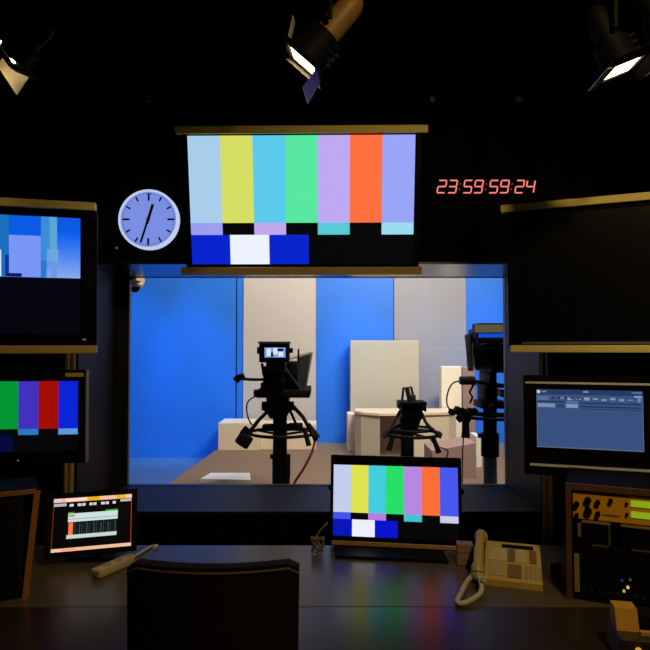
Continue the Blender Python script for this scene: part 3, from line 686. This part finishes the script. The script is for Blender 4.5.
# ------------------------------------------------------------------ left console and right rack
A = onz(27, 597, DZ); yw = .50
con = thing('equipment_console', 'wood-edged dark console with a sloping front at the end of the desk', 'console', (A.x, A.y, DZ), (0, 0, yw))
ch_ = .352; sl = .03; fl_ = .034
prof = [(0, 0), (.26, 0), (.26, ch_), (sl, ch_)]
MB().prism(prof, -.55, -.014, 'x').build('cabinet', mat('dark_console_paint', (.008, .008, .006), .6, spec=.15), con)
ed = MB(); ed.hexa([(-.013, .012, 0), (0, .012, 0), (0, .27, 0), (-.013, .27, 0), (-.013+fl_, sl+.012, ch_), (fl_, sl+.012, ch_), (fl_, .27, ch_), (-.013+fl_, .27, ch_)])
ed.build('side_board', BLACKR, con)
ed = MB(); ed.hexa([(-.016, -.008, 0), (.004, -.008, 0), (.004, .012, 0), (-.016, .012, 0), (-.016+fl_, sl-.008, ch_), (.004+fl_, sl-.008, ch_), (.004+fl_, sl+.012, ch_), (-.016+fl_, sl+.012, ch_)])
ed.box((-.55, sl-.009, ch_-.006), (-.010+fl_, sl+.004, ch_+.008)); ed.build('wood_edging', WOODE, con)
MB().box((-.55, sl+.004, ch_), (-.002+fl_, .27, ch_+.007)).build('top_board', BLACKR, con)
fp = MB()
for i in range(3):
    v0, v1 = .04+i*.3, .30+i*.3
    fp.hexa([(-.52, sl*v0-.004, ch_*v0), (-.03, sl*v0-.004, ch_*v0), (-.03, sl*v0+.004, ch_*v0), (-.52, sl*v0+.004, ch_*v0), (-.52, sl*v1-.004, ch_*v1), (-.03, sl*v1-.004, ch_*v1), (-.03, sl*v1+.004, ch_*v1), (-.52, sl*v1+.004, ch_*v1)])
fp.build('front_panel', BLACKR, con)
A = onz(567, 599, DZ); yw = -.42
rk = thing('equipment_rack', 'black rack box with brown wooden edges full of equipment on the desk beside the telephone', 'rack', (A.x, A.y, DZ), (0, 0, yw))
rh = at(563, 483, A.y).z - DZ; rw = .50
MB().box((0, .012, 0), (.018, .3, rh)).build('side_board', BLACKR, rk); MB().box((rw-.018, .012, 0), (rw, .3, rh)).build('side_board', BLACKR, rk)
MB().box((.018, .012, rh-.02), (rw-.018, .3, rh)).build('top_board', BLACKR, rk); MB().box((.018, .012, 0), (rw-.018, .3, .012)).build('bottom_board', BLACK, rk)
MB().box((.018, .285, .012), (rw-.018, .3, rh-.02)).build('back_board', BLACK, rk)
ed = MB(); ed.box((0, -.001, 0), (.018, .012, rh)); ed.box((rw-.018, -.001, 0), (rw, .012, rh)); ed.box((.018, -.001, rh-.02), (rw-.018, .012, rh)); ed.build('wood_edging', WOODD, rk)
rl_ = MB(); rl_.box((.0185, .004, .22), (.0215, .02, rh-.021)); rl_.build('rack_strip', BLACKR, rk)
RM_ = rk.matrix_basis if False else Matrix.Translation(rk.location) @ Matrix.Rotation(yw, 4, 'Z')
def rack_unit(name, label, cat, x0, z0):
    return thing(name, label, cat, RM_ @ Vector((x0, .012, z0)), (0, 0, yw))
# gold unit: two channel strips
uz = rh-.021-.098
ur = rack_unit('audio_unit', 'gold-fronted audio unit with two green meters at the top of the rack', 'audio equipment', .0225, uz)
uw = rw-.018-.024; uh = .094
MB().box((0, 0, 0), (uw, .006, uh), bev=.0015).build('front_panel', GOLDP, ur); MB().box((.005, .006, .003), (uw-.005, .2, uh-.003)).build('case', BLACK, ur)
for x, z, r in ((.048, .066, .011), (.048, .030, .012), (.078, .062, .008), (.078, .024, .008), (.118, .072, .007), (.012, .05, .009), (.012, .012, .007)):
    MB().cyl((x, -.014, z), (x, 0, z), r, n=16).build('knob', BLACK, ur, smooth=True)
for x, z in ((.166, .066), (.166, .031)):
    MB().cyl((x, -.008, z), (x, 0, z), .005, n=12).build('button', BLACK, ur, smooth=True)
for z in (.058, .022):
    mt = MB(); mt.box((.178, -.004, z), (.315, 0, z+.020)); mt.build('meter', lit((132, 165, 22), 1.0), ur)
MB().box((.092, -.001, .018), (.145, 0, .024)).build('slot', DTANP, ur)
# row of two little preview monitors
pz = uz-.002
for i, (x0, ww, lb) in enumerate(((.05, .088, 'small dark preview screen under the gold audio unit, beside the label tag'), (.17, .1, 'small dark preview screen under the green meters of the gold unit'))):
    hgt = .085
    pm = rack_unit('preview_screen', lb, 'screen', x0, pz-hgt)
    pm['group'] = 'preview screens in the rack'
    MB().box((0, .004, 0), (ww, .15, hgt), bev=.002).build('case', BLACK, pm)
    b_ = MB(); b_.box((0, 0, hgt-.010), (ww, .004, hgt-.002)); b_.build('top_edge', mat('tan_edge', (.34, .25, .12), .5), pm)
    b_ = MB(); b_.box((ww-.006, 0, .006), (ww, .004, hgt-.011)); b_.box((.03, 0, 0), (ww-.007, .004, .006)); b_.build('frame_edge', mat('dim_edge', (.10, .08, .05), .5), pm)
    MB().box((.006, .001, .008), (ww-.01, .0038, hgt-.014)).build('screen', mat('preview_glass', (.006, .006, .008), .2), pm)
sh = rack_unit('rack_shelf', 'black shelf inside the rack carrying the two preview screens', 'shelf', .0225, pz-.0855-.012)
MB().box((0, 0, 0), (uw, .24, .0115)).build('shelf_board', BLACKR, sh)
pp = rack_unit('patch_panel', 'black patch panel with small glowing lights low in the rack', 'patch panel', .0225, .014)
MB().box((0, 0, 0), (uw, .008, pz-.0855-.014-.02), bev=.002).build('front_panel', BLACKR, pp)
hpp = pz-.0855-.034
for x, z, c_ in ((.165, .052, (255,215,110)), (.153, .038, (200,190,40)), (.148, .072, (40,40,90)), (.172, .078, (60,70,70))):
    MB().cyl((x, -.006, z), (x, 0, z), .0045, n=12).build('light', lit(c_, .8), pp)
for k in range(12): MB().cyl((.03+.026*k, -.004, .024), (.03+.026*k, 0, .024), .006, n=12).build('socket', SATIN, pp, smooth=True)
MB().box((.002, -.002, .012), (.018, 0, hpp-.012)).build('label_strip', mat('tan_label', (.32, .24, .10), .6), pp)
tg = rack_unit('label_tag', 'small tan label tag at the edge of the rack beside a preview screen', 'label', .037, pz-.058)
MB().box((-.0, -.004, 0), (.010, .0, .045)).build('tag_plate', mat('tan_tag', (.26, .21, .12), .6), tg)
mk = MB()
for k in range(4): mk.box((.002, -.0046, .006+k*.01), (.008, -.0041, .010+k*.01))
mk.build('print', DTANP, tg)

# ------------------------------------------------------------------ telephone, power strip, cables, control box
A = onz(513, 588, DZ); yw = -.30
tp = thing('desk_telephone', 'tan desk telephone with its handset lying along one side, beside the desk monitor', 'telephone', (A.x, A.y, DZ), (0, 0, yw))
pw, pd_ = .100, .20
MB().prism([(0, 0), (pd_, 0), (pd_, .098), (.0, .022)], -pw, pw, 'x').build('body', TANP, tp)
def tilt(x, v, up=.001): return Vector((x, pd_*v, .022 + .076*v + up))
def key(x0, v0, x1, v1, hgt): 
    q = [tilt(x, v, u) for u in (-.002, hgt) for x, v in ((x0, v0), (x1, v0), (x1, v1), (x0, v1))]
    return MB().hexa(q)
key(-.04, .84, .075, .92, .003).build('display_slot', BLACK, tp)
key(-.085, .48, -.022, .80, .003).build('card_panel', CREAMP, tp); key(-.085, .1, -.03, .43, .003).build('keypad', mat('cream_keys', (.5, .40, .2), .5), tp)
key(-.018, .48, .008, .80, .003).build('key_block', DTANP, tp); key(.012, .48, .05, .80, .003).build('key_block', CREAMP, tp); key(.06, .48, .085, .80, .004).build('key_block', DTANP, tp)
key(-.018, .08, .03, .40, .004).build('key_block', DTANP, tp)
for i in range(4): key(.04+.016*i, .1, .052+.016*i, .40, .003).build('key_strip', mat('key_tan', (.42, .32, .14), .5), tp)
hs = MB(); hx = -.122
hs.tube(arc([(hx, .0, .04), (hx, .02, .062), (hx+.002, .09, .098), (hx+.004, .17, .12), (hx+.004, .2, .11)]), [.026]*1+[.024]*7+[.017]*18+[.024]*6+[.026], 14)
hs.ball((hx, .005, .034), .027, (1, 1, .9)); hs.ball((hx+.004, .2, .108), .025)
hs.build('handset', mat('handset_tan', (.52, .42, .13), .35), tp, smooth=True)
cdl = MB().prism([(.02, 0), (.19, 0), (.19, .08), (.02, .02)], -.142, -.1005, 'x'); cdl.build('cradle', DTANP, tp)
MB().box((hx-.006, .192, .130), (hx+.008, .202, .140), bev=.003).build('hook_switch', CREAMP, tp)
pts = []
for (px, py, h_) in ((484, 580, .05), (478, 573, .03), (468, 580, .02), (461, 593, .012), (457, 602, .01), (464, 603, .01), (473, 599, .012), (481, 592, .02), (481, 582, .035), (478, 576, .05)):
    g = onz(px, py, DZ+h_); pts.append(Matrix.Rotation(-yw, 4, 'Z') @ (g - tp.location))
MB().tube(arc(pts, 10), .0085, 10).build('handset_cord', WHITEP, tp, smooth=True)
A = onz(465, 566, DZ)
bx2 = thing('desk_box', 'small brownish box standing on the desk between the monitor and the telephone', 'box', (A.x, A.y, DZ), (0, 0, -.1))
MB().box((-.03, 0, 0), (.034, .045, .085), bev=.004).build('box_body', mat('box_brown', (.32, .22, .15), .55), bx2)
MB().box((-.03, -.0015, .05), (.032, .0005, .053)).build('lid_seam', DTANP, bx2)
# power strip
A, B = onz(99, 577, DZ), onz(131, 563, DZ); an = math.atan2(B.y-A.y, B.x-A.x)
ps = thing('power_strip', 'cream power strip lying on the desk in front of the small meter monitor', 'power strip', (A.x, A.y, DZ), (0, 0, an))
L = (B-A).length
MB().box((-.02, -.026, 0.001), (L, .026, .034), bev=.009).build('body', CREAMP, ps, smooth=True)
for k in range(3):
    x = .035 + k*.06; sk = MB(); sk.cyl((x, 0, .0335), (x, 0, .0355), .017, n=18); sk.build('socket', mat('socket_cream', (.42, .34, .18), .5), ps, smooth=True)
hl = MB()
for z, y in ((.021, -.009), (.021, .009), (.011, 0)): hl.cyl((-.0212, y, z), (-.0195, y, z), .003, n=8)
hl.build('screw_holes', BLACK, ps)
pts = [onz(131, 558, DZ+.01), onz(140, 553, DZ+.006), onz(150, 547, DZ+.006), onz(157, 545.5, DZ+.006), onz(154, 549, DZ+.006)]
Bc = ps.matrix_basis if False else Matrix.Translation(ps.location) @ Matrix.Rotation(an, 4, 'Z')
MB().tube(arc([Bc.inverted() @ q for q in pts]), .0055).build('cord', WHITEP, ps, smooth=True)
# loose cable bundle beside the desk monitor
A = onz(318, 556, DZ)
cbm = MB()
for i in range(6):
    pts = [Vector((random.uniform(-.03, .03), random.uniform(.03, .06), random.uniform(.03, .1))) for _ in range(1)]
    cxx = random.uniform(-.012, .016); r1 = random.uniform(.018, .032)
    pts = [Vector((cxx + r1*math.cos(t_*PI/4)*.8, .03 + r1*.5*math.sin(t_*PI/4), .006 + .03*(1+math.sin(t_*PI/4 + i)))) for t_ in range(9)]
    cbm.tube(arc(pts, 5), .0032, 8)
cbm.tube(arc([(-.01, .04, .05), (.0, .045, .08), (.02, .05, .10), (.04, .06, .12)]), .0035, 8)
tag(cbm.build('cable_bundle', mat('olive_cable', (.22, .19, .09), .5), None, (A.x, A.y, DZ), smooth=True), 'tangle of thin olive cables on the desk at the edge of the desk monitor', 'cable')
# control box at the desk's front right
A = onz(625, 668, DZ)
cbx = thing('control_box', 'dark brown control box with a tan cover and a black knob below the rack', 'control box', (A.x, A.y, DZ), (0, 0, -.2))
MB().box((-.01, 0, 0), (.16, .14, .075), bev=.004).build('body', mat('control_brown', (.035, .022, .011), .5), cbx)
hexq = [(-.006, .05, .0755), (.052, .05, .0755), (.052, .12, .0755), (-.006, .12, .0755), (-.006, .07, .13), (.052, .07, .13), (.052, .12, .13), (-.006, .12, .13)]
MB().hexa(hexq).build('cover', mat('amber_cover', (.62, .33, .05), .5), cbx)
MB().box((.054, .06, .0755), (.15, .125, .118), bev=.004).build('module', BLACKR, cbx)
MB().box((.05, .03, .0755), (.15, .045, .085)).build('edge_strip', mat('amber_strip', (.6, .34, .1), .5), cbx)
MB().cyl((.085, -.02, .045), (.085, 0, .045), .026, n=24).build('knob', BLACK, cbx, smooth=True)
MB().cyl((.034, -.006, .05), (.034, 0, .05), .008, n=16).build('lamp_button', lit((225, 165, 60), .8), cbx, smooth=True)
# dark socket box beside the rack
A = onz(556, 578, DZ)
sb_ = thing('desk_socket', 'small dark socket box on the desk between the telephone and the rack', 'socket', (A.x, A.y, DZ), (0, 0, -.2))
MB().box((-.02, 0, 0), (.02, .03, .055), bev=.003).build('box_body', DARKG, sb_)
MB().box((-.013, -.001, .012), (.013, .0005, .042)).build('face_plate', BLACK, sb_)

# ------------------------------------------------------------------ studio lamps hanging in the control room
LENS = lit((255, 226, 176), 9.0)
def lamp(name, label, lens, direc, up, r=.07, L=.22, body=LAMPD, leaves=(), strength=40, spot=True, lensm=None):
    d = Vector(direc).normalized(); u = Vector(up); u = (u - d*u.dot(d)).normalized(); x = u.cross(d)
    M = Matrix((x, u, d)).transposed()
    rt = thing(name, label, 'stage lamp', Vector(lens), M.to_euler(), 'stage lamps under the ceiling')
    # local z = light direction, origin at the lens
    hb = MB(); s = r*1.12; split = .42
    m_ = -L*split
    hb.lathe([(s*.78, m_), (s, m_+.004), (s, -.03), (s*1.05, -.025), (s*1.05, 0), (s*.92, 0), (s*.92, -.012)], 32); hb.build('housing', LAMPD, rt, smooth=True)
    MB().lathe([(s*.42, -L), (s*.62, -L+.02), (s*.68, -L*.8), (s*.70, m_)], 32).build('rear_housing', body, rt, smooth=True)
    fn = MB()
    for k in range(3): fn.box((-s*.6, s*.8, -L*.36+k*.022), (s*.6, s*1.1, -L*.36+k*.022+.009))
    fn.build('cooling_fins', LAMPD, rt)
    MB().box((-s*.86, -s*.86, -.004), (s*.86, s*.86, .008), bev=.004).build('lens', lensm or LENS, rt, smooth=True)
    fr_ = MB(); q = s*1.12
    for a_, b_ in (((-q, -q), (q, -q+.012)), ((-q, q-.012), (q, q)), ((-q, -q), (-q+.012, q)), ((q-.012, -q), (q, q))):
        fr_.box((a_[0], a_[1], .001), (b_[0], b_[1], .012))
    fr_.build('door_frame', LAMPD, rt)
    for side, ang, ln, mm_, *wf in leaves:
        wf = wf[0] if wf else 1.0
        # leaf hinged on one edge of the frame, swung by ang from the lamp axis
        Rz = Matrix.Rotation(side*PI/2, 4, 'Z')
        T = Rz @ Matrix.Translation((q, 0, .012)) @ Matrix.Rotation(ang, 4, 'Y')
        m = MB(); t0 = .0015
        m.hexa([T @ Vector(p_) for p_ in ((-t0, -q*.95*wf, 0), (t0, -q*.95*wf, 0), (t0, q*.95*wf, 0), (-t0, q*.95*wf, 0), (-t0, -q*1.15*wf, ln), (t0, -q*1.15*wf, ln), (t0, q*1.15*wf, ln), (-t0, q*1.15*wf, ln))])
        m.build('barn_door', mm_, rt)
    Mi = M.inverted()
    top = Mi @ Vector((0, 0, 1))
    yk = MB(); piv = Vector((0, 0, -L*.5)); tip = piv + top*.26
    sx = Vector((1, 0, 0)) if abs(top.x) < .8 else Vector((0, 1, 0))
    sx = (sx - top*sx.dot(top)).normalized()
    yk.tube([piv + sx*s*1.05, piv + sx*s*1.15 + top*.17, piv - sx*s*1.15 + top*.17, piv - sx*s*1.05], .008, 8)
    hgt = (CEIL - .0) - (rt.location + M @ (piv + top*.17)).z
    yk.tube([piv + top*.17, piv + top*(.17+hgt)], .012, 10)
    yk.build('ceiling_yoke', BLACKR, rt, smooth=True)
    return rt, d
WARM = (1, .70, .30)
def spot(name, loc, target, energy, ang, col=WARM, blend=.6, rad=.05):
    l = bpy.data.lights.new(name, 'SPOT'); l.energy = energy; l.spot_size = math.radians(ang); l.spot_blend = blend; l.color = col; l.shadow_soft_size = rad
    o = bpy.data.objects.new(name, l); C.objects.link(o); o.location = loc
    o.rotation_euler = (Vector(target)-Vector(loc)).to_track_quat('-Z', 'Y').to_euler(); return o
def area(name, loc, target, energy, sx, sy, col=(1, 1, 1)):
    l = bpy.data.lights.new(name, 'AREA'); l.shape = 'RECTANGLE'; l.size = sx; l.size_y = sy; l.energy = energy; l.color = col
    o = bpy.data.objects.new(name, l); C.objects.link(o); o.location = loc
    o.rotation_euler = (Vector(target)-Vector(loc)).to_track_quat('-Z', 'Y').to_euler(); return o
def put(px, py, Y, d, label, up, r, L, body, leaves, en):
    p = at(px, py, Y); d = Vector(d)
    lamp('stage_lamp', label, p, d, up, r, L, body, leaves)
    d.normalize(); spot('lamp_light', p + d*.02, p + d, en, 110)
put(305, 60, 1.95, (-.66, .10, -.74), 'lit stage lamp with painted lamplight on its rear body hanging above the wall screen', (.75, 0, -.65), .055, .26, LAMPB,
    ((3, 2.65, .10, DOORW, .3), (1, .12, .075, BLUELEAF), (0, .5, .012, DOORW), (2, 1.9, .03, LAMPD)), 8)
put(621, 66, 1.8, (.38, -.06, -.92), 'lit black stage lamp with a hooked bright opening above the switched-off television', (.9, 0, .42), .048, .2, LAMPD,
    ((3, 1.5, .025, DOORW), (1, .5, .04, LAMPD), (0, 1.3, .02, LAMPD), (2, 2.0, .03, LAMPD)), 6)
put(14, 55, 1.8, (-.80, .22, -.50), 'black stage lamp with one pale lit barn door above the blue-picture television', (.74, 0, -.62), .040, .15, LAMPD,
    ((0, .22, .085, DOORW), (1, 2.0, .03, LAMPD), (3, 1.2, .03, LAMPD), (2, 2.3, .03, LAMPD)), 5)
put(668, 36, 1.8, (.5, .05, -.85), 'stage lamp at the frame edge, only a sliver of its lit barn door showing', (.86, 0, .5), .045, .18, LAMPD,
    ((3, .35, .06, DOORW), (1, .6, .04, LAMPD), (0, .8, .03, DOORW), (2, 1.8, .03, LAMPD)), 4)
spot('room_lamp_light', (.9, .2, 3.1), (.5, 2.6, 1.2), 75, 75, (1, .70, .27), .5, .08)

# ------------------------------------------------------------------ studio light
area('studio_key_light', (1.6, 4.4, 4.35), (-.1, 8.5, .9), 260, 1.8, .6, (1, .85, .68))
area('studio_top_wash', (-.2, 7.6, 4.4), (0, 8.75, 2.8), 52, 6.0, .4, (1, .93, .92))
area('studio_floor_fill', (0, 6.6, 4.5), (0, 6.8, 0), 40, 4, 2, (1, .86, .70))
BL = (.02, .42, 1)
for x, e_, an_ in ((-2.75, 460, 32), (-1.95, 520, 30), (-1.40, 200, 22), (.42, 430, 28), (2.35, 420, 30), (1.6, 110, 24)):
    spot('studio_blue_light', (x, 7.5, 4.5), (x, 8.75, .5), e_, an_, BL, 1.0, .12)

spot('studio_pale_light', (1.45, 7.5, 4.5), (1.45, 8.75, .7), 170, 28, (.25, .5, 1), 1.0, .12)

wd = bpy.data.worlds.new('world'); SC.world = wd; wd.use_nodes = True
wd.node_tree.nodes['Background'].inputs[0].default_value = (0, 0, 0, 1); wd.node_tree.nodes['Background'].inputs[1].default_value = 0
vs_ = SC.view_settings; vs_.view_transform = 'Standard'; vs_.look = 'None'; vs_.exposure = 0; vs_.gamma = 1; vs_.use_curve_mapping = False
